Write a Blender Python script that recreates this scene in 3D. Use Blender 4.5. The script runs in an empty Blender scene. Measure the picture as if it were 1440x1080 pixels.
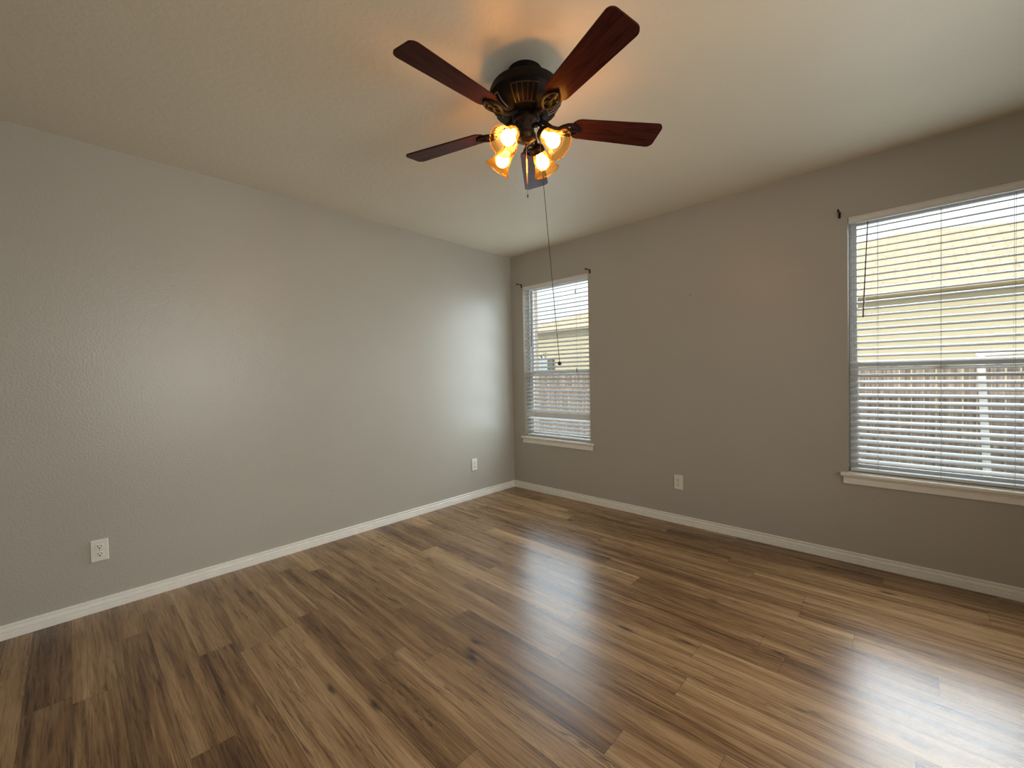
import bpy, bmesh, math, random
from mathutils import Matrix, Vector
random.seed(7)
PI = math.pi
S = bpy.context.scene
C = S.collection

# ------------------------------------------------------------------ camera
cam_d = bpy.data.cameras.new('camera'); cam = bpy.data.objects.new('camera', cam_d); C.objects.link(cam)
cam_d.sensor_fit = 'HORIZONTAL'; cam_d.sensor_width = 36.0; cam_d.lens = 591.43 / 1440 * 36
cam_d.clip_start = 0.05; cam_d.clip_end = 200
YAW, PIT, ROL = 0.7587, -0.0209, -0.0207
f = Vector((-math.sin(YAW)*math.cos(PIT), math.cos(YAW)*math.cos(PIT), math.sin(PIT)))
r = f.cross(Vector((0, 0, 1))).normalized(); u = r.cross(f)
c_, s_ = math.cos(ROL), math.sin(ROL)
r, u = c_*r + s_*u, -s_*r + c_*u
M = Matrix(((r.x, u.x, -f.x, 3.0967), (r.y, u.y, -f.y, -3.2779), (r.z, u.z, -f.z, 1.1928), (0, 0, 0, 1)))
cam.matrix_world = M
S.camera = cam

# ------------------------------------------------------------------ world, sun, added light panels, exposure
S.view_settings.view_transform = 'Standard'
S.view_settings.look = 'None'
S.view_settings.gamma = 1.0
S.view_settings.use_curve_mapping = False
S.view_settings.exposure = 0.0
w = bpy.data.worlds.new('sky'); S.world = w; w.use_nodes = True
bg = w.node_tree.nodes['Background']
bg.inputs['Color'].default_value = (0.93, 0.97, 1.0, 1); bg.inputs['Strength'].default_value = 1.5
def light(name, kind, loc, rot, energy, col, **kw):
    d = bpy.data.lights.new(name, kind); o = bpy.data.objects.new(name, d); C.objects.link(o)
    o.location = loc; o.rotation_euler = rot; d.energy = energy; d.color = col
    for k, v in kw.items(): setattr(d, k, v)
    return o
# sun behind this house, low over its roof, lighting the neighbour's front
light('sun', 'SUN', (0, -6, 8), (math.radians(66), 0, math.radians(-8)), 2.3, (1.0, 0.93, 0.80), angle=math.radians(1.0))
WB = 0.555; WT = 2.108                     # window opening bottom / top
WIN = [(0.168, 0.966), (2.82, 3.618)]      # window openings along x
DAY = (0.74, 0.90, 1.0)
for i, (a, b) in enumerate(WIN):
    # added panels just inside each opening, standing in for daylight: downwards and straight on
    for k in range(4):
        light('window_fill_down', 'AREA', ((a+b)/2, -0.070, WB+0.20+0.36*k), (math.radians(-66), 0, 0), (1.7, 1.9)[i], (DAY, (0.88, 0.95, 1.0))[i],
              shape='RECTANGLE', size=b-a-0.06, size_y=0.31, spread=math.radians(126))
    light('window_fill_straight', 'AREA', ((a+b)/2, -0.036, (WB+WT)/2), (math.radians(-90), 0, 0), (6.5, 6.0)[i], DAY,
          shape='RECTANGLE', size=b-a-0.06, size_y=WT-WB-0.12)
    # added unseen light panel outside each window, to brighten the blind slats
    light('outdoor_slat_fill', 'AREA', ((a+b)/2, 2.2, (1.95, 2.2)[i]), (math.radians(-72), 0, 0), (105.0, 58.0)[i], (0.86, 0.94, 1.0),
          shape='RECTANGLE', size=1.5, size_y=1.0)
# added fill light from the right, set in a made-up side window
light('side_fill', 'AREA', (4.71, -2.1, 1.33), (0, math.radians(90), 0), 19.0, (1.0, 0.985, 0.94),
      shape='RECTANGLE', size=1.45, size_y=1.6, spread=math.radians(112))
# added fill light in a made-up doorway behind the viewpoint
light('hall_fill', 'AREA', (4.25, -4.76, 1.05), (math.radians(90), 0, 0), 5.0, (1.0, 0.955, 0.86),
      shape='RECTANGLE', size=0.75, size_y=1.9)

# ------------------------------------------------------------------ node helpers
def mat(name):
    m = bpy.data.materials.new(name); m.use_nodes = True
    nt = m.node_tree; b = nt.nodes['Principled BSDF']
    return m, nt, b
def nd(nt, t, **kw):
    n = nt.nodes.new(t)
    for k, v in kw.items(): setattr(n, k, v)
    return n
def math_(nt, op, a, b=None, c=None):
    n = nd(nt, 'ShaderNodeMath', operation=op)
    for i, v in enumerate((a, b, c)):
        if v is None: continue
        if isinstance(v, (int, float)): n.inputs[i].default_value = v
        else: nt.links.new(v, n.inputs[i])
    return n.outputs[0]
def noise(nt, vec, scale, detail=3, rough=0.5, dist=0.0):
    n = nd(nt, 'ShaderNodeTexNoise'); n.inputs['Scale'].default_value = scale
    n.inputs['Detail'].default_value = detail; n.inputs['Roughness'].default_value = rough
    n.inputs['Distortion'].default_value = dist
    if vec is not None: nt.links.new(vec, n.inputs['Vector'])
    return n.outputs['Fac']
def ramp(nt, fac, stops):
    n = nd(nt, 'ShaderNodeValToRGB'); e = n.color_ramp.elements
    while len(e) > 1: e.remove(e[-1])
    e[0].position = stops[0][0]; e[0].color = (*stops[0][1], 1) if len(stops[0][1]) == 3 else stops[0][1]
    for p, c in stops[1:]:
        x = e.new(p); x.color = (*c, 1)
    nt.links.new(fac, n.inputs['Fac']); return n.outputs['Color']
def mix(nt, fac, a, b, mode='MIX'):
    n = nd(nt, 'ShaderNodeMix', data_type='RGBA', blend_type=mode)
    for sock, v in ((n.inputs[0], fac), (n.inputs[6], a), (n.inputs[7], b)):
        if isinstance(v, (int, float)): sock.default_value = v
        elif isinstance(v, tuple): sock.default_value = (*v, 1)
        else: nt.links.new(v, sock)
    return n.outputs[2]
def bump(nt, bsdf, h, strength, dist):
    n = nd(nt, 'ShaderNodeBump'); n.inputs['Strength'].default_value = strength; n.inputs['Distance'].default_value = dist
    nt.links.new(h, n.inputs['Height']); nt.links.new(n.outputs[0], bsdf.inputs['Normal'])
def objco(nt): return nd(nt, 'ShaderNodeTexCoord').outputs['Object']
def plain(name, col, rough=0.5, metal=0.0, spec=0.5, nscale=30, namt=0.06, bstr=0.0, bdist=0.001):
    """simple surface with slight procedural tone variation"""
    m, nt, b = mat(name); co = objco(nt)
    n = noise(nt, co, nscale, 4)
    lo = tuple(c*(1-namt) for c in col); hi = tuple(min(1, c*(1+namt)) for c in col)
    nt.links.new(ramp(nt, n, [(0.3, lo), (0.7, hi)]), b.inputs['Base Color'])
    b.inputs['Roughness'].default_value = rough; b.inputs['Metallic'].default_value = metal
    b.inputs['Specular IOR Level'].default_value = spec
    if bstr: bump(nt, b, n, bstr, bdist)
    return m

# ------------------------------------------------------------------ materials
def wall_paint(name, col, rough, scale, bstr, bdist, spec=0.5, knock=False):
    m, nt, b = mat(name); co = objco(nt)
    n1 = noise(nt, co, scale, 3, 0.5, 0.3)
    if knock:
        h = ramp(nt, n1, [(0.46, (0, 0, 0)), (0.56, (1, 1, 1))])
    else:
        h = ramp(nt, n1, [(0.35, (0, 0, 0)), (0.68, (1, 1, 1))])
    big = noise(nt, co, 1.3, 2)
    nt.links.new(ramp(nt, big, [(0.3, tuple(c*0.97 for c in col)), (0.7, tuple(c*1.03 for c in col))]), b.inputs['Base Color'])
    b.inputs['Roughness'].default_value = rough; b.inputs['Specular IOR Level'].default_value = spec
    bump(nt, b, h, bstr, bdist)
    return m
M_wall = wall_paint('greige_orange_peel_paint', (0.46, 0.428, 0.365), 0.30, 95, 0.30, 0.0013, 0.42)
M_ceil = wall_paint('ceiling_knockdown_paint', (0.76, 0.685, 0.535), 0.5, 38, 0.22, 0.0015, 0.4, True)
M_trim = plain('white_trim_paint', (0.90, 0.87, 0.79), 0.35, namt=0.03)
M_plastic = plain('outlet_plastic', (0.80, 0.77, 0.68), 0.3, namt=0.02)
M_slot = plain('outlet_slot', (0.03, 0.025, 0.02), 0.5)
M_vinyl = plain('window_vinyl', (0.78, 0.79, 0.78), 0.4, namt=0.03)
M_screw = plain('screw_metal', (0.55, 0.52, 0.46), 0.35, 0.6)
M_slat = plain('blind_slat', (0.74, 0.76, 0.77), 0.38, namt=0.02)
M_valance = plain('blind_valance', (0.78, 0.75, 0.70), 0.4, namt=0.02)
M_cord = plain('blind_cord', (0.42, 0.39, 0.37), 0.7)
M_wand = plain('smoky_wand', (0.13, 0.10, 0.11), 0.25)
M_iron = plain('dark_iron', (0.018, 0.014, 0.012), 0.4, 0.5)
M_bronze = plain('oil_rubbed_bronze', (0.006, 0.0045, 0.0035), 0.5, 0.1, spec=0.12, nscale=60, namt=0.3)
M_bronze2 = plain('bronze_highlight', (0.055, 0.036, 0.024), 0.38, 0.7, nscale=60, namt=0.3)
M_ball = plain('dark_wood_ball', (0.03, 0.02, 0.016), 0.3)
M_chain = plain('bronze_chain', (0.10, 0.07, 0.05), 0.35, 0.7)
M_copperchain = plain('copper_chain', (0.42, 0.26, 0.18), 0.3, 0.8)

def mk_floor():
    m, nt, b = mat('wood_plank_floor')
    pos = nd(nt, 'ShaderNodeNewGeometry').outputs['Position']
    sp = nd(nt, 'ShaderNodeSeparateXYZ'); nt.links.new(pos, sp.inputs[0]); X, Y = sp.outputs[0], sp.outputs[1]
    PW, PL = 0.127, 1.22
    yr = math_(nt, 'DIVIDE', Y, PW); row = math_(nt, 'FLOOR', yr); fy = math_(nt, 'FRACT', yr)
    wn = nd(nt, 'ShaderNodeTexWhiteNoise', noise_dimensions='1D'); nt.links.new(row, wn.inputs['W'])
    xo = math_(nt, 'ADD', math_(nt, 'DIVIDE', X, PL), math_(nt, 'MULTIPLY', wn.outputs['Value'], 7.31))
    colm = math_(nt, 'FLOOR', xo); fx = math_(nt, 'FRACT', xo)
    cb = nd(nt, 'ShaderNodeCombineXYZ'); nt.links.new(row, cb.inputs[0]); nt.links.new(colm, cb.inputs[1])
    w2 = nd(nt, 'ShaderNodeTexWhiteNoise', noise_dimensions='3D'); nt.links.new(cb.outputs[0], w2.inputs['Vector'])
    rnd = w2.outputs['Value']
    def gv(sx, sy, k):
        c = nd(nt, 'ShaderNodeCombineXYZ')
        nt.links.new(math_(nt, 'MULTIPLY', X, sx), c.inputs[0]); nt.links.new(math_(nt, 'MULTIPLY', Y, sy), c.inputs[1])
        nt.links.new(math_(nt, 'MULTIPLY', rnd, k), c.inputs[2]); return c.outputs[0]
    streak = noise(nt, gv(0.9, 17, 60), 1.0, 4, 0.55, 0.6)      # broad tone bands along the boards
    grain = noise(nt, gv(3.2, 95, 90), 1.0, 5, 0.6, 1.2)         # fine grain
    fleck = noise(nt, gv(7, 210, 30), 1.0, 3, 0.6)
    base = math_(nt, 'ADD', math_(nt, 'MULTIPLY', rnd, 0.22), math_(nt, 'MULTIPLY', streak, 0.84))
    base = math_(nt, 'ADD', base, math_(nt, 'MULTIPLY', math_(nt, 'SUBTRACT', grain, 0.5), 0.62))
    base = math_(nt, 'ADD', base, math_(nt, 'MULTIPLY', math_(nt, 'SUBTRACT', fleck, 0.5), 0.36))
    col = ramp(nt, base, [(0.24, (0.060, 0.027, 0.010)), (0.40, (0.165, 0.083, 0.034)), (0.53, (0.26, 0.145, 0.062)),
                          (0.66, (0.36, 0.215, 0.102)), (0.84, (0.50, 0.33, 0.165))])
    # dark veins and knots
    vein = noise(nt, gv(1.6, 30, 120), 1.0, 3, 0.5, 2.2)
    vm = ramp(nt, vein, [(0.475, (0, 0, 0)), (0.497, (1, 1, 1)), (0.503, (1, 1, 1)), (0.525, (0, 0, 0))])
    vg = ramp(nt, noise(nt, gv(1.5, 9, 33), 1.0, 2), [(0.47, (0, 0, 0)), (0.60, (1, 1, 1))])
    col = mix(nt, math_(nt, 'MULTIPLY', math_(nt, 'MULTIPLY', vm, vg), 0.75), col, (0.030, 0.014, 0.008))
    vo = nd(nt, 'ShaderNodeTexVoronoi'); vo.inputs['Scale'].default_value = 1.0; nt.links.new(gv(3.0, 9.5, 0), vo.inputs['Vector'])
    wv = noise(nt, gv(22, 50, 10), 1.0, 3)
    kd = math_(nt, 'ADD', vo.outputs['Distance'], math_(nt, 'MULTIPLY', math_(nt, 'SUBTRACT', wv, 0.5), 0.16))
    kr = ramp(nt, kd, [(0.03, (1, 1, 1)), (0.16, (0, 0, 0))])
    ks = nd(nt, 'ShaderNodeSeparateColor'); nt.links.new(vo.outputs['Color'], ks.inputs[0])
    kon = math_(nt, 'LESS_THAN', ks.outputs[0], 0.5)
    col = mix(nt, math_(nt, 'MULTIPLY', math_(nt, 'MULTIPLY', kr, kon), 0.9), col, (0.018, 0.009, 0.006))
    # seams
    sy_ = math_(nt, 'LESS_THAN', math_(nt, 'MINIMUM', fy, math_(nt, 'SUBTRACT', 1.0, fy)), 0.008)
    sx_ = math_(nt, 'LESS_THAN', math_(nt, 'MINIMUM', fx, math_(nt, 'SUBTRACT', 1.0, fx)), 0.0010)
    seam = math_(nt, 'MAXIMUM', sy_, sx_)
    col = mix(nt, math_(nt, 'MULTIPLY', seam, 0.6), col, (0.02, 0.011, 0.007))
    nt.links.new(col, b.inputs['Base Color'])
    rr = math_(nt, 'ADD', 0.20, math_(nt, 'MULTIPLY', grain, 0.16)); nt.links.new(rr, b.inputs['Roughness'])
    b.inputs['Specular IOR Level'].default_value = 0.47
    h = math_(nt, 'SUBTRACT', math_(nt, 'ADD', math_(nt, 'MULTIPLY', grain, 0.6), math_(nt, 'MULTIPLY', fleck, 0.4)), math_(nt, 'MULTIPLY', seam, 0.8))
    bump(nt, b, h, 0.22, 0.0016)
    return m
M_floor = mk_floor()

def mk_blade():
    m, nt, b = mat('mahogany_blade'); co = objco(nt)
    mp = nd(nt, 'ShaderNodeMapping'); mp.inputs['Scale'].default_value = (6, 60, 60); nt.links.new(co, mp.inputs['Vector'])
    g = noise(nt, mp.outputs[0], 1.0, 5, 0.6, 0.8)
    nt.links.new(ramp(nt, g, [(0.3, (0.026, 0.007, 0.005)), (0.7, (0.075, 0.020, 0.013))]), b.inputs['Base Color'])
    b.inputs['Roughness'].default_value = 0.20; b.inputs['Specular IOR Level'].default_value = 0.035
    return m
M_blade = mk_blade()

def mk_amber():
    m, nt, b = mat('amber_ribbed_glass'); nt.nodes.remove(b); out = nt.nodes['Material Output']
    tr = nd(nt, 'ShaderNodeBsdfTransparent'); tr.inputs[0].default_value = (1.0, 0.80, 0.46, 1)
    tl = nd(nt, 'ShaderNodeBsdfTranslucent'); gl = nd(nt, 'ShaderNodeBsdfGlossy'); gl.inputs['Roughness'].default_value = 0.12
    n = noise(nt, objco(nt), 120, 2)
    nt.links.new(ramp(nt, n, [(0.3, (0.85, 0.50, 0.16)), (0.7, (1.0, 0.66, 0.26))]), tl.inputs[0])
    fr = nd(nt, 'ShaderNodeFresnel'); fr.inputs[0].default_value = 1.45
    m1 = nd(nt, 'ShaderNodeMixShader'); m1.inputs[0].default_value = 0.032; nt.links.new(tr.outputs[0], m1.inputs[1]); nt.links.new(tl.outputs[0], m1.inputs[2])
    m2 = nd(nt, 'ShaderNodeMixShader'); nt.links.new(math_(nt, 'MULTIPLY', fr.outputs[0], 0.12), m2.inputs[0]); nt.links.new(m1.outputs[0], m2.inputs[1]); nt.links.new(gl.outputs[0], m2.inputs[2])
    nt.links.new(m2.outputs[0], out.inputs[0]); return m
M_amber = mk_amber()
def mk_bulb():
    m, nt, b = mat('lit_bulb'); b.inputs['Base Color'].default_value = (1, 0.9, 0.75, 1)
    n = noise(nt, objco(nt), 8, 1)
    nt.links.new(ramp(nt, n, [(0.2, (1.0, 0.62, 0.27)), (0.8, (1.0, 0.66, 0.30))]), b.inputs['Emission Color'])
    b.inputs['Emission Strength'].default_value = BULB; return m
BULB = 43.0
M_bulb = mk_bulb()
def mk_pane():
    m, nt, b = mat('window_glass'); nt.nodes.remove(b); out = nt.nodes['Material Output']
    tr = nd(nt, 'ShaderNodeBsdfTransparent'); tr.inputs[0].default_value = (0.95, 0.97, 0.97, 1)
    gl = nd(nt, 'ShaderNodeBsdfGlossy'); gl.inputs['Roughness'].default_value = 0.02
    n = noise(nt, objco(nt), 3, 1); fr = nd(nt, 'ShaderNodeFresnel'); fr.inputs[0].default_value = 1.45
    m2 = nd(nt, 'ShaderNodeMixShader'); nt.links.new(math_(nt, 'MULTIPLY', fr.outputs[0], math_(nt, 'ADD', 0.9, math_(nt, 'MULTIPLY', n, 0.1))), m2.inputs[0])
    nt.links.new(tr.outputs[0], m2.inputs[1]); nt.links.new(gl.outputs[0], m2.inputs[2]); nt.links.new(m2.outputs[0], out.inputs[0]); return m
M_pane = mk_pane()

def mk_brick():
    m, nt, b = mat('tan_brick'); co = objco(nt)
    mp = nd(nt, 'ShaderNodeMapping'); nt.links.new(co, mp.inputs['Vector']); mp.inputs['Rotation'].default_value = (PI/2, 0, 0)
    sp = nd(nt, 'ShaderNodeSeparateXYZ'); nt.links.new(co, sp.inputs[0]); cb = nd(nt, 'ShaderNodeCombineXYZ')
    nt.links.new(math_(nt, 'ADD', sp.outputs[0], sp.outputs[1]), cb.inputs[0]); nt.links.new(sp.outputs[2], cb.inputs[1])
    br = nd(nt, 'ShaderNodeTexBrick'); nt.links.new(cb.outputs[0], br.inputs['Vector']); br.inputs['Scale'].default_value = 1.0
    br.inputs['Brick Width'].default_value = 0.2; br.inputs['Row Height'].default_value = 0.067; br.inputs['Mortar Size'].default_value = 0.006
    br.inputs['Color1'].default_value = (0.50, 0.36, 0.27, 1); br.inputs['Color2'].default_value = (0.62, 0.50, 0.38, 1); br.inputs['Mortar'].default_value = (0.66, 0.62, 0.55, 1)
    n = noise(nt, co, 70, 4)
    nt.links.new(mix(nt, 0.5, br.outputs['Color'], ramp(nt, n, [(0.35, (0.55, 0.55, 0.55)), (0.65, (1, 1, 1))]), 'MULTIPLY'), b.inputs['Base Color'])
    b.inputs['Roughness'].default_value = 0.85; return m
M_brick = mk_brick()
def mk_siding():
    m, nt, b = mat('cream_lap_siding'); co = objco(nt)
    sp = nd(nt, 'ShaderNodeSeparateXYZ'); nt.links.new(co, sp.inputs[0])
    fz = math_(nt, 'FRACT', math_(nt, 'DIVIDE', sp.outputs[2], 0.18))
    col = ramp(nt, fz, [(0.0, (0.42, 0.38, 0.26)), (0.05, (0.70, 0.64, 0.44)), (1.0, (0.70, 0.64, 0.44))])
    nt.links.new(col, b.inputs['Base Color']); b.inputs['Roughness'].default_value = 0.7
    bump(nt, b, fz, 0.6, 0.01); return m
M_siding = mk_siding()
def mk_shingle():
    m, nt, b = mat('tan_shingles'); co = objco(nt)
    br = nd(nt, 'ShaderNodeTexBrick'); nt.links.new(co, br.inputs['Vector']); br.inputs['Scale'].default_value = 1.0
    br.inputs['Brick Width'].default_value = 0.30; br.inputs['Row Height'].default_value = 0.125; br.inputs['Mortar Size'].default_value = 0.008
    br.inputs['Color1'].default_value = (0.78, 0.67, 0.48, 1); br.inputs['Color2'].default_value = (0.70, 0.58, 0.41, 1); br.inputs['Mortar'].default_value = (0.55, 0.44, 0.30, 1)
    n = noise(nt, co, 9, 5, 0.7)
    nt.links.new(mix(nt, 0.6, br.outputs['Color'], ramp(nt, n, [(0.35, (0.72, 0.66, 0.55)), (0.6, (1, 1, 1))]), 'MULTIPLY'), b.inputs['Base Color'])
    b.inputs['Roughness'].default_value = 0.9; return m
M_shingle = mk_shingle()
M_fascia = plain('tan_fascia', (0.74, 0.64, 0.49), 0.6)
def mk_fence():
    m, nt, b = mat('weathered_fence_wood'); co = objco(nt)
    mp = nd(nt, 'ShaderNodeMapping'); mp.inputs['Scale'].default_value = (26, 26, 1.4); nt.links.new(co, mp.inputs['Vector'])
    n = noise(nt, mp.outputs[0], 1.0, 5, 0.65, 0.6)
    nt.links.new(ramp(nt, n, [(0.30, (0.10, 0.078, 0.068)), (0.5, (0.30, 0.24, 0.20)), (0.7, (0.55, 0.46, 0.37))]), b.inputs['Base Color'])
    b.inputs['Roughness'].default_value = 0.85; return m
M_fence = mk_fence()
M_ground = plain('dry_lawn', (0.20, 0.19, 0.10), 0.95, nscale=14, namt=0.4)
M_outwhite = plain('outdoor_white', (0.92, 0.92, 0.92), 0.4, namt=0.01)
M_meter = plain('blue_grey_metal', (0.52, 0.60, 0.62), 0.5, 0.1)
M_metshade = plain('meter_shade_grey', (0.16, 0.17, 0.15), 0.5, 0.1)  # dark tone for the shaded edge of the meter box

# ------------------------------------------------------------------ mesh helpers
def box(bm, x0, x1, y0, y1, z0, z1, mtx=None):
    v = [bm.verts.new(p) for p in ((x0,y0,z0),(x1,y0,z0),(x1,y1,z0),(x0,y1,z0),(x0,y0,z1),(x1,y0,z1),(x1,y1,z1),(x0,y1,z1))]
    if mtx is not None:
        for q in v: q.co = mtx @ q.co
    for fc in ((3,2,1,0),(4,5,6,7),(0,1,5,4),(1,2,6,5),(2,3,7,6),(3,0,4,7)): bm.faces.new([v[i] for i in fc])
    return v
def prism(bm, prof, axis, a, b):
    """profile of (p,q) pairs swept along an axis from a to b: 'x' -> (t,p,q), 'y' -> (p,t,q), 'z' -> (p,q,t)"""
    mk = {'x': lambda t, p, q: (t, p, q), 'y': lambda t, p, q: (p, t, q), 'z': lambda t, p, q: (p, q, t)}[axis]
    A = [bm.verts.new(mk(a, p, q)) for p, q in prof]; B = [bm.verts.new(mk(b, p, q)) for p, q in prof]
    n = len(prof)
    for i in range(n): bm.faces.new((A[i], A[(i+1) % n], B[(i+1) % n], B[i]))
    bm.faces.new(A[::-1]); bm.faces.new(B)
    return A + B
def lathe(bm, prof, seg=40, mtx=None, rib=None):
    """profile of (radius, z); rib = (count, amplitude)"""
    rings = []
    for rr, z in prof:
        if rr < 1e-6: rings.append([bm.verts.new((0, 0, z))]); continue
        ring = []
        for k in range(seg):
            t = 2*PI*k/seg; q = rr * (1 + (rib[1]*math.cos(rib[0]*t) if rib else 0))
            ring.append(bm.verts.new((q*math.cos(t), q*math.sin(t), z)))
        rings.append(ring)
    for A, B in zip(rings, rings[1:]):
        for k in range(seg):
            k2 = (k+1) % seg
            if len(A) == 1 and len(B) == 1: continue
            if len(A) == 1: bm.faces.new((A[0], B[k2], B[k]))
            elif len(B) == 1: bm.faces.new((A[k], A[k2], B[0]))
            else: bm.faces.new((A[k], A[k2], B[k2], B[k]))
    if mtx is not None:
        for ring in rings:
            for v in ring: v.co = mtx @ v.co
def tube(bm, pts, rad, seg=10, cap=True):
    pts = [Vector(p) for p in pts]; rings = []; n = len(pts)
    rads = rad if isinstance(rad, (list, tuple)) else [rad]*n
    up = Vector((0, 0, 1))
    for i, p in enumerate(pts):
        d = (pts[min(i+1, n-1)] - pts[max(i-1, 0)]).normalized()
        a = d.cross(up if abs(d.z) < 0.95 else Vector((1, 0, 0))).normalized(); b = d.cross(a)
        rings.append([bm.verts.new(p + rads[i]*(math.cos(2*PI*k/seg)*a + math.sin(2*PI*k/seg)*b)) for k in range(seg)])
    for A, B in zip(rings, rings[1:]):
        for k in range(seg): bm.faces.new((A[k], A[(k+1) % seg], B[(k+1) % seg], B[k]))
    if cap: bm.faces.new(rings[0][::-1]); bm.faces.new(rings[-1])
def ball(bm, c, rr, seg=16):
    r_ = [(rr*math.sin(PI*i/10), -rr*math.cos(PI*i/10)) for i in range(11)]; r_[0] = (0, -rr); r_[-1] = (0, rr)
    lathe(bm, r_, seg, Matrix.Translation(c))
def obj(name, bm, m, parent=None, smooth=False, bevel=0.0, bseg=2):
    bmesh.ops.recalc_face_normals(bm, faces=bm.faces)
    me = bpy.data.meshes.new(name); bm.to_mesh(me); bm.free()
    o = bpy.data.objects.new(name, me); C.objects.link(o); me.materials.append(m)
    if parent is not None: o.parent = parent
    if smooth:
        for p in me.polygons: p.use_smooth = True
        md = o.modifiers.new('edge', 'EDGE_SPLIT'); md.split_angle = math.radians(38)
    if bevel:
        md = o.modifiers.new('bevel', 'BEVEL'); md.width = bevel; md.segments = bseg; md.limit_method = 'ANGLE'; md.angle_limit = math.radians(40)
    return o
def BM(): return bmesh.new()
def thing(name, label, cat, loc=(0, 0, 0), rot=(0, 0, 0), group=None):
    o = bpy.data.objects.new(name, None); C.objects.link(o); o.location = loc; o.rotation_euler = rot; o.empty_display_size = 0.1
    o['label'] = label; o['category'] = cat
    if group: o['group'] = group
    return o
def tag(o, label, cat, group=None):
    o['label'] = label; o['category'] = cat
    if group: o['group'] = group
    return o
def struct(o, label=None, cat=None):
    o['kind'] = 'structure'
    if label: o['label'] = label
    if cat: o['category'] = cat
    return o

# ------------------------------------------------------------------ room shell
H = 2.44; RX, RY = 4.75, -4.75
b = BM(); box(b, -0.12, RX+0.12, -6.5, 0.12, -0.12, 0)
struct(obj('floor', b, M_floor), 'brown wood plank floor of the room', 'floor')
b = BM(); box(b, -0.12, RX+0.12, -6.5, 0.12, H, H+0.08)
struct(obj('ceiling', b, M_ceil), 'textured cream ceiling above the fan', 'ceiling')
b = BM(); box(b, -0.12, 0, RY-0.12, 0.12, 0, H)
struct(obj('wall_left', b, M_wall), 'long blank greige wall with two outlets', 'wall')
b = BM(); box(b, 0, 3.85, RY-0.12, RY, 0, H); box(b, 4.65, RX+0.12, RY-0.12, RY, 0, H); box(b, 3.85, 4.65, RY-0.12, RY, 2.04, H)
struct(obj('wall_back', b, M_wall), 'greige wall behind the viewpoint', 'wall')
b = BM(); box(b, 3.4, 3.5, -6.4, RY-0.12, 0, H); box(b, 4.7, 4.8, -6.4, RY-0.12, 0, H); box(b, 3.4, 4.8, -6.5, -6.4, 0, H)  # unseen hall shell, added to give the doorway fill light a setting
struct(obj('added_hall', b, M_wall), 'unseen hall shell added around the fill light behind the viewpoint', 'wall')
b = BM()
for x0, x1, z0, z1 in ((3.79, 3.85, 0, 2.10), (4.65, 4.71, 0, 2.10), (3.85, 4.65, 2.04, 2.10)): box(b, x0, x1, RY, RY+0.014, z0, z1)  # casing round the doorway added for the fill light
struct(obj('trim_3', b, M_trim), 'white casing of the unseen doorway added for the fill light', 'door casing')
def holed(bm, x0, x1, y0, y1, z0, z1, holes, hz0, hz1):
    """wall slab with window openings, as one closed shell"""
    xs = [x0] + [v for h in holes for v in h] + [x1]; zs = [z0, hz0, hz1, z1]
    nx, nz = len(xs)-1, 3
    hole = lambda i, k: k == 1 and 0 <= i < nx and i % 2 == 1
    F = {(i, k): bm.verts.new((xs[i], y0, zs[k])) for i in range(nx+1) for k in range(4)}
    B = {(i, k): bm.verts.new((xs[i], y1, zs[k])) for i in range(nx+1) for k in range(4)}
    solid = lambda i, k: 0 <= i < nx and 0 <= k < nz and not hole(i, k)
    for i in range(nx):
        for k in range(nz):
            if not solid(i, k): continue
            bm.faces.new((F[i,k], F[i+1,k], F[i+1,k+1], F[i,k+1])); bm.faces.new((B[i,k], B[i,k+1], B[i+1,k+1], B[i+1,k]))
            if not solid(i-1, k): bm.faces.new((F[i,k], F[i,k+1], B[i,k+1], B[i,k]))
            if not solid(i+1, k): bm.faces.new((F[i+1,k], B[i+1,k], B[i+1,k+1], F[i+1,k+1]))
            if not solid(i, k-1): bm.faces.new((F[i,k], B[i,k], B[i+1,k], F[i+1,k]))
            if not solid(i, k+1): bm.faces.new((F[i,k+1], F[i+1,k+1], B[i+1,k+1], B[i,k+1]))
b = BM(); holed(b, -0.12, -RY, RX, RX+0.12, 0, H, [(1.25, 2.95)], WB, WT)
for v in b.verts: v.co = Vector((v.co.y, -v.co.x, v.co.z))
struct(obj('wall_front', b, M_wall), 'greige side wall opposite the long blank wall', 'wall')
b = BM(); holed(b, 0, RX, 0, 0.12, 0, H, WIN, WB, WT)
struct(obj('wall_right', b, M_wall), 'greige wall holding the two windows', 'wall')
b = BM(); holed(b, -0.35, RX+0.35, 0.14, 0.235, -0.6, H+0.1, WIN, WB-0.01, WT)
struct(obj('trim_1', b, M_brick), 'tan brick facing on the outside of the window wall', 'brick facing')
b = BM(); box(b, -1.2, RX+1.0, RY-0.6, 0.60, H+0.12, H+0.33)
struct(obj('trim_2', b, M_fascia), 'eave and roof edge of this house outside above the windows', 'eave')

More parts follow.
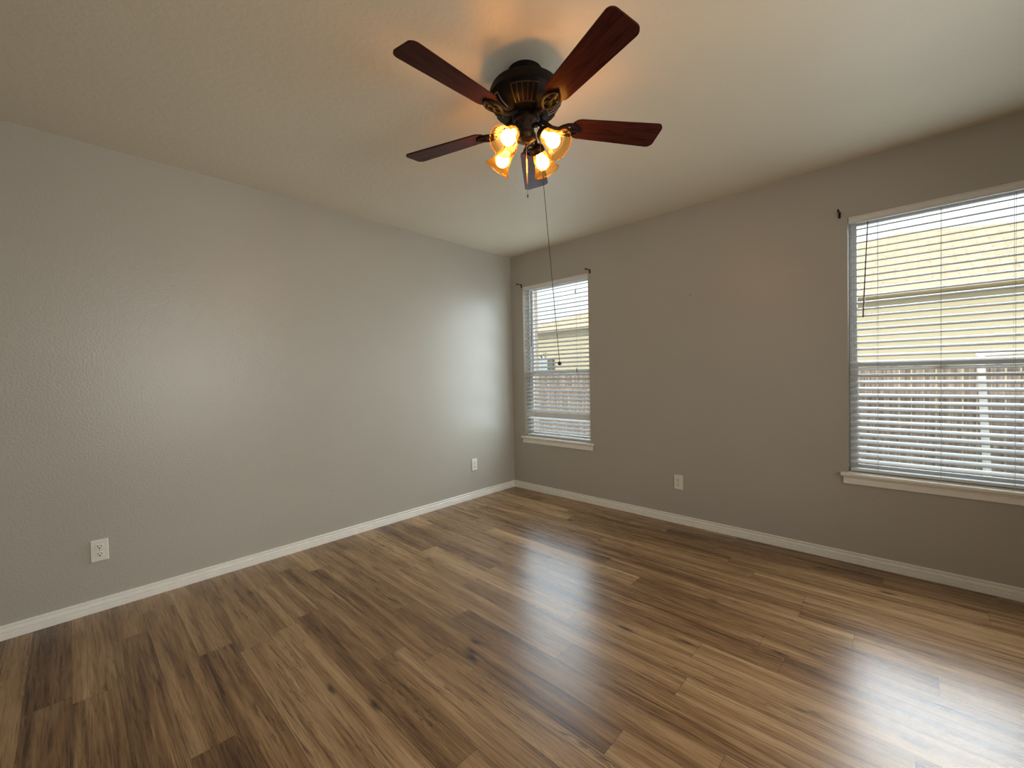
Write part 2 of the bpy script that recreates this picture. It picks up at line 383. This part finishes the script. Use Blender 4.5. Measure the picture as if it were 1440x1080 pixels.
# baseboards with a stepped profile: flat foot, bead, cove, top lip
def base_prof(s=1):
    return [(0, 0), (0.0135, 0), (0.0135, 0.027), (0.0125, 0.029), (0.0040, 0.0305), (0.0040, 0.0345), (0.0105, 0.0350), (0.0100, 0.043), (0.0060, 0.047), (0.0025, 0.050), (0.0020, 0.0575), (0.0105, 0.0585), (0.0105, 0.0635), (0.0085, 0.0660), (0, 0.0662)]
b = BM(); prism(b, [(p, q) for p, q in base_prof()], 'y', RY, 0)
struct(obj('baseboard_left', b, M_trim), 'white moulded baseboard along the blank wall', 'baseboard')
b = BM(); prism(b, [(-p, q) for p, q in base_prof()], 'x', 0.0125, RX)
struct(obj('baseboard_right', b, M_trim), 'white moulded baseboard under the windows', 'baseboard')
b = BM(); prism(b, [(RY+p, q) for p, q in base_prof()], 'x', 0.0125, 3.79)
struct(obj('baseboard_back', b, M_trim), 'white baseboard behind the viewpoint', 'baseboard')
b = BM(); prism(b, [(RX-p, q) for p, q in base_prof()], 'y', RY, -0.0125)
struct(obj('baseboard_front', b, M_trim), 'white baseboard opposite the blank wall', 'baseboard')

# ------------------------------------------------------------------ windows
ZR = 1.212        # check rail height
def make_window(name, x0, x1, label):
    t = thing(name, label, 'window', ((x0+x1)/2, 0, WB)); t['kind'] = 'structure'
    w2 = (x1-x0)/2; h = WT-WB; zr = ZR-WB+0.0
    def ring(bm, y0, y1, a, c0, c1, wd):   # rectangular frame
        box(bm, -a, -a+wd, y0, y1, c0, c1); box(bm, a-wd, a, y0, y1, c0, c1)
        box(bm, -a+wd, a-wd, y0, y1, c0, c0+wd); box(bm, -a+wd, a-wd, y0, y1, c1-wd, c1)
    b = BM(); ring(b, 0.085, 0.145, w2-0.0005, 0.0005, h-0.0005, 0.014); obj('window_frame', b, M_vinyl, t, bevel=0.002)
    b = BM(); ring(b, 0.118, 0.140, w2-0.0145, zr-0.012, h-0.0145, 0.020); obj('upper_sash', b, M_vinyl, t, bevel=0.002)
    b = BM(); ring(b, 0.092, 0.116, w2-0.0145, 0.0145, zr+0.014, 0.026); obj('lower_sash', b, M_vinyl, t, bevel=0.002)
    b = BM(); box(b, -w2+0.033, w2-0.033, 0.127, 0.131, zr+0.006, h-0.033); obj('window_pane', b, M_pane, t)
    b = BM(); box(b, -w2+0.039, w2-0.039, 0.102, 0.106, 0.039, zr-0.011); obj('window_pane', b, M_pane, t)
    b = BM(); box(b, -0.03, 0.03, 0.083, 0.093, zr+0.006, zr+0.016); box(b, -0.012, 0.012, 0.072, 0.084, zr+0.009, zr+0.015); obj('sash_lock', b, M_vinyl, t, bevel=0.002)
    # stool with rounded nose and horns, then moulded apron
    b = BM()
    nose = [(-0.0005, -0.009), (-0.0005, 0.011), (-0.026, 0.011), (-0.031, 0.008), (-0.033, 0.001), (-0.031, -0.006), (-0.026, -0.009)]
    prism(b, [(y, z-0.011) for y, z in nose], 'x', -w2-0.036, w2+0.036)
    box(b, -w2+0.0005, w2-0.0005, -0.0004, 0.0845, 0.0005, 0.004)
    obj('window_sill', b, M_trim, t, smooth=True)
    b = BM()
    ap = [(-0.0005, -0.0205), (-0.016, -0.0205), (-0.016, -0.026), (-0.011, -0.031), (-0.010, -0.039), (-0.013, -0.043), (-0.013, -0.066), (-0.010, -0.069), (-0.0005, -0.069)]
    prism(b, ap, 'x', -w2-0.024, w2+0.024)
    obj('window_apron', b, M_trim, t)
    return t
make_window('window_1', *WIN[0], 'narrow white framed window close to the room corner')
w3 = make_window('added_window', 0, 1.7, 'unseen white framed window added in the side wall for the fill light'); w3.location = (RX, -2.1, WB); w3.rotation_euler = (0, 0, -PI/2)  # unseen window, added as the setting of the side fill light
make_window('window_2', *WIN[1], 'white framed window cut off at the right edge')

# ------------------------------------------------------------------ blinds
PITCH = 0.0402; TILT = math.radians(18.5); SY = 0.041
def slat_box(bm, w2, z, tilt, sag=0.0, y=SY):
    # slightly crowned slat; room-side edge lower
    n = 4; hw = 0.0248; th = 0.0017
    for_side = []
    for k in range(n+1):
        s = -hw + 2*hw*k/n; cr = 0.0016*(1-(s/hw)**2)
        yy = y + s*math.cos(tilt) - cr*math.sin(tilt); zz = z + s*math.sin(tilt) + cr*math.cos(tilt)
        for_side.append((yy, zz))
    prof = [(a, c+th) for a, c in for_side] + [(a, c-th) for a, c in for_side[::-1]]
    prism(bm, prof, 'x', -w2, w2)
def make_blind(x0, x1, label, tilted=None, wand=None, tassels=False):
    t = thing('window_blind', label, 'blind', ((x0+x1)/2, 0, WT), group='white horizontal slat blinds')
    cx = (x0+x1)/2; w2 = (x1-x0)/2-0.006; ls = (-0.263, 0.0, 0.263)
    b = BM(); box(b, -w2, w2, 0.017, 0.066, -0.032, -0.004); obj('headrail', b, M_slat, t, bevel=0.002)
    b = BM()   # valance: flat face with a lip top and bottom
    prism(b, [(0.015, -0.043), (0.004, -0.043), (0.001, -0.039), (0.004, -0.034), (0.004, -0.010), (0.0, -0.006), (0.0, -0.0015), (0.015, -0.0015)], 'x', -w2-0.003, w2+0.003)
    obj('valance', b, M_valance, t)
    b = BM(); ztop = 2.0315-WT; zbot = WB+0.042-WT; k = 0; z = ztop; skip = None
    while z > zbot:
        zz = z
        if tilted is not None and abs(z+WT-tilted) < PITCH/2 and skip is None: skip = z
        else: slat_box(b, w2-0.002, zz, TILT + random.uniform(-0.02, 0.02))
        z -= PITCH
    obj('slats', b, M_slat, t)
    if skip is not None:
        b = BM(); slat_box(b, w2-0.002, skip, math.radians(80), y=SY-0.019)
        o = obj('slat', b, M_slat, t); o['label'] = 'slat hanging far steeper than the others'
    b = BM(); box(b, -w2+0.002, w2-0.002, 0.018, 0.066, WB+0.009-WT, WB+0.025-WT); obj('bottom_rail', b, M_slat, t, bevel=0.003)
    zb = WB+0.02-WT
    for lx in ls:
        b = BM()
        for yy in (0.0145, 0.0675): tube(b, [(lx, yy, -0.044), (lx, yy, zb)], 0.0007, 6)
        z = ztop
        while z > zbot:      # rungs under each slat
            tube(b, [(lx, 0.0145, z-0.0085), (lx, 0.0675, z+0.0045)], 0.0005, 5); z -= PITCH
        obj('ladder_cord', b, M_cord, t)
    if wand:
        b = BM(); (xa, za), (xb, zb2) = wand
        tube(b, [(xa-cx, 0.012, -0.046), (xa-cx, -0.004, za-WT+0.012)], 0.0012, 6)
        tube(b, [(xa-cx, -0.006, za-WT+0.012), (xb-cx, -0.012, zb2-WT)], [0.0030, 0.0042], 6); obj('tilt_wand', b, M_wand, t)
    if tassels:
        b = BM(); tube(b, [(0.262, 0.006, -0.045), (0.266, -0.006, 1.245-WT)], 0.0007, 6)
        ts = obj('lift_cord', b, M_cord, t)
        for zz in (1.965, 1.232):
            b = BM(); lathe(b, [(0, 0.016), (0.003, 0.015), (0.0055, -0.012), (0.0045, -0.018), (0, -0.018)], 12, Matrix.Translation((0.2655 if zz < 1.5 else 0.2625, -0.006 if zz < 1.5 else -0.003, zz-WT)))
            obj('cord_tassel', b, M_wand, ts, smooth=True)
    return t
make_blind(*WIN[0], 'white slat blind near the corner, one slat hanging steeply', tilted=0.797, wand=((0.289, 2.03), (0.284, 1.483)), tassels=True)
make_blind(*WIN[1], 'white slat blind at the right edge, dark slanted wand on its left', wand=((2.914, 2.045), (2.892, 1.494)))

# ------------------------------------------------------------------ curtain rod brackets
def bracket_mesh():
    b = BM(); box(b, -0.006, 0.006, -0.004, -0.0003, -0.019, 0.019)
    tube(b, [(0, -0.004, 0.010), (0, -0.030, 0.013), (0, -0.062, 0.012)], 0.0035, 8)
    cup = [(0, -0.066+0.011*math.cos(a), 0.018+0.011*math.sin(a)) for a in [PI*(1.0+i/8) for i in range(9)]]
    tube(b, cup, 0.0036, 8)
    tube(b, [(0, -0.058, 0.012), (0, -0.066, 0.007), (0, -0.072, 0.010)], 0.006, 8)
    return b
first = None
for x, z, lb in ((0.153, 2.118, 'small black curtain rod bracket nearest the room corner'),
                 (0.990, 2.118, 'small black curtain rod bracket right of the corner window'),
                 (2.782, 2.129, 'small black curtain rod bracket left of the right-edge window')):
    if first is None:
        b = bracket_mesh(); o = first = obj('curtain_bracket', b, M_iron, smooth=True)
    else: o = first.copy(); C.objects.link(o)
    o.location = (x, 0, z); tag(o, lb, 'curtain bracket', 'curtain rod brackets beside the windows')
b = BM(); lathe(b, [(0, 0.006), (0.003, 0.006), (0.0035, 0.004), (0.0015, 0.003), (0.0015, 0.0003), (0, 0.0003)], 10, Matrix.Rotation(PI/2, 4, 'X'))
o = obj('nail', b, M_iron, smooth=True); o.location = (1.881, 0, 1.774); tag(o, 'tiny dark nail in the wall between the two windows', 'nail')

# ------------------------------------------------------------------ outlets (built facing -y)
def make_outlet():
    t = bpy.data.objects.new('power_outlet', None); C.objects.link(t); t.empty_display_size = 0.05
    b = BM()
    v = box(b, -0.035, 0.035, -0.0065, -0.0003, -0.0572, 0.0572)
    for q in v:
        if q.co.y < -0.003: q.co.x *= 0.93; q.co.z *= 0.955
    obj('cover_plate', b, M_plastic, t, bevel=0.0015)
    for zc in (0.0195, -0.0195):
        b = BM(); ring = []
        pr = []
        for k in range(24):
            a = 2*PI*k/24; pr.append((0.0170*math.cos(a), zc + max(-0.0128, min(0.0128, 0.0170*math.sin(a)))))
        prism(b, pr, 'y', -0.0085, -0.0055)
        rc = obj('receptacle', b, M_plastic, t, bevel=0.0006)
        b = BM(); box(b, -0.0078, -0.0052, -0.0092, -0.0083, zc-0.001, zc+0.0085); box(b, 0.0052, 0.0078, -0.0092, -0.0083, zc+0.0005, zc+0.0075)
        prism(b, [(0.0033*math.cos(2*PI*k/12), zc-0.0072+0.0033*math.sin(2*PI*k/12)) for k in range(12)], 'y', -0.0092, -0.0083)
        obj('slots', b, M_slot, rc)
    b = BM(); prism(b, [(0.003*math.cos(2*PI*k/12), 0.003*math.sin(2*PI*k/12)) for k in range(12)], 'y', -0.0078, -0.0062); obj('screw', b, M_screw, t)
    return t
def copy_tree(o, parent=None):
    c = o.copy(); C.objects.link(c); c.parent = parent
    for ch in list(o.children): copy_tree(ch, c)
    return c
ot = None
for loc, rz, lb in (((1.771, 0, 0.325), 0, 'white duplex power outlet low on the wall between the windows'),
                    ((0, -3.190, 0.318), PI/2, 'white duplex power outlet low on the blank left wall, nearest the viewer'),
                    ((0, -0.571, 0.328), PI/2, 'white duplex power outlet low on the left wall near the corner')):
    if ot is None: ot = o = make_outlet()
    else: o = copy_tree(ot)
    o.location = loc; o.rotation_euler = (0, 0, rz)
    tag(o, lb, 'outlet', 'white wall outlets')

# ------------------------------------------------------------------ ceiling fan
FX, FY = 1.943, -1.945
fan = thing('ceiling_fan', 'dark bronze ceiling fan with five mahogany blades and four lit amber shades', 'ceiling fan', (FX, FY, H))
def Z(z): return z - H
b = BM(); lathe(b, [(0, Z(2.4395)), (0.072, Z(2.4395)), (0.072, Z(2.405)), (0.066, Z(2.395)), (0.066, Z(2.376)), (0, Z(2.376))], 48); obj('canopy', b, M_bronze, fan, smooth=True)
b = BM(); lathe(b, [(0, Z(2.384)), (0.070, Z(2.384)), (0.115, Z(2.378)), (0.142, Z(2.366)), (0.149, Z(2.350)), (0.149, Z(2.338)), (0.152, Z(2.334)), (0.152, Z(2.326)), (0.147, Z(2.322)),
              (0.141, Z(2.305)), (0.122, Z(2.281)), (0.090, Z(2.264)), (0.052, Z(2.258)), (0, Z(2.258))], 64)
hs = obj('motor_housing', b, M_bronze, fan, smooth=True)
for g in range(5):       # raised vent ribs round the lower bowl, in five grilles
    b = BM()
    for k in range(6):
        a = 2*PI*(8*g+k)/40
        tube(b, [(rr*math.cos(a), rr*math.sin(a), Z(zz)) for rr, zz in ((0.144, 2.306), (0.124, 2.2815), (0.093, 2.2645))], 0.0028, 6)
    for rr, zz in ((0.1435, 2.307), (0.0935, 2.2645)):
        tube(b, [(rr*math.cos(2*PI*(8*g+q/4)/40), rr*math.sin(2*PI*(8*g+q/4)/40), Z(zz)) for q in range(21)], 0.0028, 6)
    obj('vent_grille', b, M_bronze2, hs, smooth=True)
b = BM(); lathe(b, [(0, Z(2.262)), (0.046, Z(2.262)), (0.050, Z(2.252)), (0.050, Z(2.236)), (0.040, Z(2.228)), (0.034, Z(2.222)), (0.034, Z(2.192)), (0.040, Z(2.186)), (0.043, Z(2.176)),
              (0.038, Z(2.163)), (0.024, Z(2.155)), (0.012, Z(2.151)), (0.010, Z(2.146)), (0.006, Z(2.140)), (0, Z(2.138))], 40)
obj('switch_housing', b, M_bronze2, fan, smooth=True)

ZB = Z(2.228); C12 = 0.21
def make_blade(ang):
    # outline along +x: rounded root and softly rounded tip
    br = bpy.data.objects.new('blade', None)
    b = BM(); out = []
    r0, r1, w0, w1 = 0.190, 0.588, 0.050, 0.064
    for k in range(9):
        a = PI/2 + PI*k/8; out.append((r0 + 0.040 + 0.040*math.cos(a), w0*math.sin(a)))
    cr = 0.026
    for k in range(6):
        a = -PI/2 + (PI/2)*k/5; out.append((r1-cr + cr*math.cos(a), -w1+cr + cr*math.sin(a)))
    for k in range(6):
        a = (PI/2)*k/5; out.append((r1-cr + cr*math.cos(a), w1-cr + cr*math.sin(a)))
    A = [b.verts.new((x, y, -0.003)) for x, y in out]; B = [b.verts.new((x, y, 0.003)) for x, y in out]; n = len(out)
    for i in range(n): b.faces.new((A[i], A[(i+1) % n], B[(i+1) % n], B[i]))
    b.faces.new(A[::-1]); b.faces.new(B)
    return b
def make_iron():
    b = BM()
    # neck from the motor, splitting into two loops that hold the blade's underside
    tube(b, [(0.062, 0, 0.026), (0.085, 0, 0.012), (0.112, 0, -0.004), (0.140, 0, -0.009)], [0.011, 0.009, 0.008, 0.008], 10)
    for s in (1, -1):
        pts = [(0.138, 0, -0.009), (0.154, s*0.016, -0.010), (0.174, s*0.026, -0.009), (0.194, s*0.028, -0.008), (0.212, s*0.021, -0.007), (0.226, s*0.009, -0.006), (0.234, 0, -0.006)]
        tube(b, pts, [0.0075, 0.0075, 0.007, 0.007, 0.006, 0.005, 0.005], 8)
        tube(b, [(0.154, s*0.013, -0.010), (0.174, s*0.011, -0.009), (0.188, 0, -0.009)], 0.005, 8)
    tube(b, [(0.176, 0, -0.009), (0.234, 0, -0.006)], 0.0065, 8)
    for x, y in ((0.200, 0.024), (0.200, -0.024), (0.230, 0)):
        lathe(b, [(0, -0.006), (0.006, -0.005), (0.0075, -0.001), (0.0075, 0.003), (0, 0.003)], 12, Matrix.Translation((x, y, -0.008)))
    return b
bl0 = ir0 = None
for k in range(5):
    a = math.radians(269.75 + 72*k)
    if bl0 is None:
        bl = bl0 = obj('blade', make_blade(0), M_blade, fan); ir = ir0 = obj('blade_iron', make_iron(), M_bronze, bl0, smooth=True)
    else:
        bl = bl0.copy(); C.objects.link(bl); bl.parent = fan
        ir = ir0.copy(); C.objects.link(ir); ir.parent = bl
    bl.matrix_basis = Matrix.Translation((0, 0, ZB)) @ Matrix.Rotation(a, 4, 'Z') @ Matrix.Rotation(-math.atan(C12), 4, 'X')
    bl['label'] = 'mahogany fan blade'

# light kit: four arms, each with fitter cup, bell shade and bulb
def axis_mtx(o, d):
    z = Vector(d).normalized(); x = Vector((0, 0, 1)).cross(z).normalized(); y = z.cross(x)
    return Matrix(((x.x, y.x, z.x, o[0]), (x.y, y.y, z.y, o[1]), (x.z, y.z, z.z, o[2]), (0, 0, 0, 1)))
NECK = (0.082, 0, Z(2.162)); AX = (math.sin(math.radians(46)), 0, -math.cos(math.radians(46)))
A4 = axis_mtx(NECK, AX)
proto = None
for k in range(4):
    a = math.radians(277 + 90*k)
    if proto is None:
        b = BM(); tube(b, [(0.030, 0, Z(2.206)), (0.046, 0, Z(2.214)), (0.064, 0, Z(2.208)), (0.074, 0, Z(2.190)), (0.076, 0, Z(2.170))], [0.008, 0.007, 0.0065, 0.0065, 0.008], 10)
        lathe(b, [(0, -0.018), (0.014, -0.017), (0.026, -0.008), (0.029, 0.000), (0.029, 0.016), (0.026, 0.016), (0.026, 0.002), (0, 0.0)], 28, A4)
        arm = obj('light_arm', b, M_bronze, fan, smooth=True)
        b = BM()
        outer = [(0.0275, 0.000), (0.0285, 0.012), (0.0300, 0.030), (0.0335, 0.050), (0.0395, 0.070), (0.0480, 0.088), (0.0570, 0.102), (0.0590, 0.1035)]
        inner = [(rr-0.0022, zz-0.0006) for rr, zz in outer[::-1]]
        lathe(b, outer + inner, 96, A4, rib=(24, 0.022))
        sh = obj('lamp_shade', b, M_amber, arm, smooth=False)
        for p in sh.data.polygons: p.use_smooth = True
        b = BM()   # rim bead
        lathe(b, [(0.0575+0.0022*math.cos(q*PI/4), 0.1035+0.0022*math.sin(q*PI/4)) for q in range(9)], 64, A4); rim = obj('shade_rim', b, M_amber, arm, smooth=True)
        b = BM(); lathe(b, [(0, 0.004), (0.013, 0.006), (0.014, 0.024), (0.019, 0.036), (0.0265, 0.050), (0.0285, 0.060), (0.0265, 0.072), (0.019, 0.083), (0.009, 0.088), (0, 0.089)], 28, A4)
        bu = obj('bulb', b, M_bulb, arm, smooth=True)
        proto = (arm, sh, rim, bu)
        arm.rotation_euler = (0, 0, a)
    else:
        ar = proto[0].copy(); C.objects.link(ar); ar.parent = fan; ar.rotation_euler = (0, 0, a)
        for q in proto[1:]:
            c = q.copy(); C.objects.link(c); c.parent = ar

# pull chains
def L(p): return (p[0]-FX, p[1]-FY, p[2]-H)
b = BM(); tube(b, [L((1.943, -1.945, 2.140)), L((1.944, -1.945, 2.085))], 0.0012, 6); tube(b, [L((1.944, -1.945, 2.085)), L((1.9442, -1.945, 1.985))], 0.0023, 8)
tube(b, [L((1.9442, -1.945, 1.985)), L((1.9445, -1.944, 1.938))], 0.0008, 6); ch = obj('pull_chain', b, M_copperchain, fan); ch['label'] = 'short copper pull chain'
b = BM(); lathe(b, [(0, 0.007), (0.0022, 0.006), (0.0028, -0.005), (0, -0.007)], 10, Matrix.Translation(L((1.9445, -1.944, 1.934)))); obj('chain_end', b, M_iron, ch)
P0, P1, P2, P3 = (1.977, -1.915, 2.215), (1.983, -1.908, 2.20), (1.993, -1.898, 1.973), (2.031, -1.862, 1.246)
b = BM(); tube(b, [L(P0), L(P1), L(P2), L(P3)], 0.0013, 6); ch = obj('pull_chain', b, M_chain, fan); ch['label'] = 'long thin dark pull chain hanging slantwise'
b = BM(); ball(b, L((2.0315, -1.8615, 1.238)), 0.0085); obj('chain_ball', b, M_ball, ch, smooth=True)

# ------------------------------------------------------------------ outside
GZ = -0.55
b = BM(); box(b, -30, 30, 0.25, 40, GZ-0.1, GZ)
struct(obj('floor_outside', b, M_ground), 'dry lawn strip outside between the houses', 'lawn')
hou = thing('house', 'neighbouring house with cream siding and tan hip roof beyond the fence', 'house', (2.3, 6.5, GZ))
def G(p): return (p[0]-2.3, p[1]-6.5, p[2]-GZ)
b = BM(); box(b, -5.3-2.3, 9.9-2.3, 0, 6.6, 0, 2.40-GZ-0.004); obj('siding_wall', b, M_siding, hou)
ap_ = Vector(G((2.9, 9.4, 4.15))); e = [Vector(G(p)) for p in ((-5.7, 6.1, 2.53), (10.3, 6.1, 2.53), (10.3, 12.9, 2.53), (-5.7, 12.9, 2.53))]
b = BM(); vs = [b.verts.new(p) for p in e]; va = b.verts.new(ap_)
for i in range(4): b.faces.new((vs[i], vs[(i+1) % 4], va))
b.faces.new(vs[::-1]); obj('roof', b, M_shingle, hou)
b = BM(); box(b, -5.68-2.3, 10.28-2.3, -0.40, 0, 2.40-GZ, 2.525-GZ); box(b, -5.68-2.3, 10.28-2.3, 0, 6.38, 2.40-GZ, 2.525-GZ); obj('fascia', b, M_fascia, hou)

met = thing('meter_box', 'pale utility meter box on the neighbouring house wall', 'meter box', (-4.75, 6.5, 1.44))
b = BM(); box(b, -0.24, 0.16, -0.16, -0.004, -0.21, 0.20); obj('enclosure', b, M_meter, met, bevel=0.01)
b = BM(); box(b, 0.17, 0.30, -0.10, -0.004, -0.16, 0.21); obj('shade_side', b, M_metshade, met, bevel=0.01)  # dark block drawn for the shadow along the box's right edge
b = BM(); tube(b, [(-0.05, -0.06, 0.20), (-0.06, -0.07, 0.33), (-0.02, -0.07, 0.42)], 0.045, 12); obj('conduit', b, M_outwhite, met, smooth=True)
b = BM(); tube(b, [(-0.30, -0.03, -0.05), (-0.26, -0.05, 0.13), (-0.18, -0.05, 0.20)], 0.02, 8); obj('cable', b, M_iron, met, smooth=True)
b = BM(); tube(b, [(-0.06, -0.12, 0.25), (-0.12, -0.12, 0.31)], 0.02, 8); obj('cable', b, M_iron, met, smooth=True)

fen = thing('wood_fence', 'weathered wood picket fence between the two houses', 'fence', (0, 5.0, GZ))
b = BM(); x = -11.0; top = 1.205-GZ
while x < 9.5:
    wd = 0.126 - random.choice((0.010, 0.014, 0.017, 0.006)); t_ = top + random.uniform(-0.02, 0.012); yj = random.uniform(-0.003, 0.003)
    prism(b, [(x, 0.03), (x+wd, 0.03), (x+wd, t_-0.03), (x+wd-0.025, t_), (x+0.025, t_), (x, t_-0.03)], 'y', 0.002+yj, 0.018+yj)
    x += 0.126
obj('pickets', b, M_fence, fen)
for zc in (0.83, 0.15, -0.38):
    b = BM(); box(b, -11, 9.5, -0.042, -0.003, zc-0.038-GZ, zc+0.038-GZ); obj('rail', b, M_fence, fen)
for k in range(8):
    b = BM(); xx = -10.6 + 2.44*k; box(b, xx, xx+0.09, 0.024, 0.11, 0, top-0.12); obj('post', b, M_fence, fen)

pf = thing('white_frame', 'white leaning upright with a crossbar before the fence', 'pipe frame', (3.80, 4.5, GZ))  # leaning white upright carrying a crossbar
b = BM(); tube(b, [(0, 0, 0.0), (-0.073, 0, 1.35-GZ)], 0.036, 16); obj('upright', b, M_outwhite, pf, smooth=True)
b = BM(); tube(b, [(-0.115, 0, 1.325-GZ), (0.9, 0, 1.375-GZ)], 0.031, 16); obj('crossbar', b, M_outwhite, pf, smooth=True)
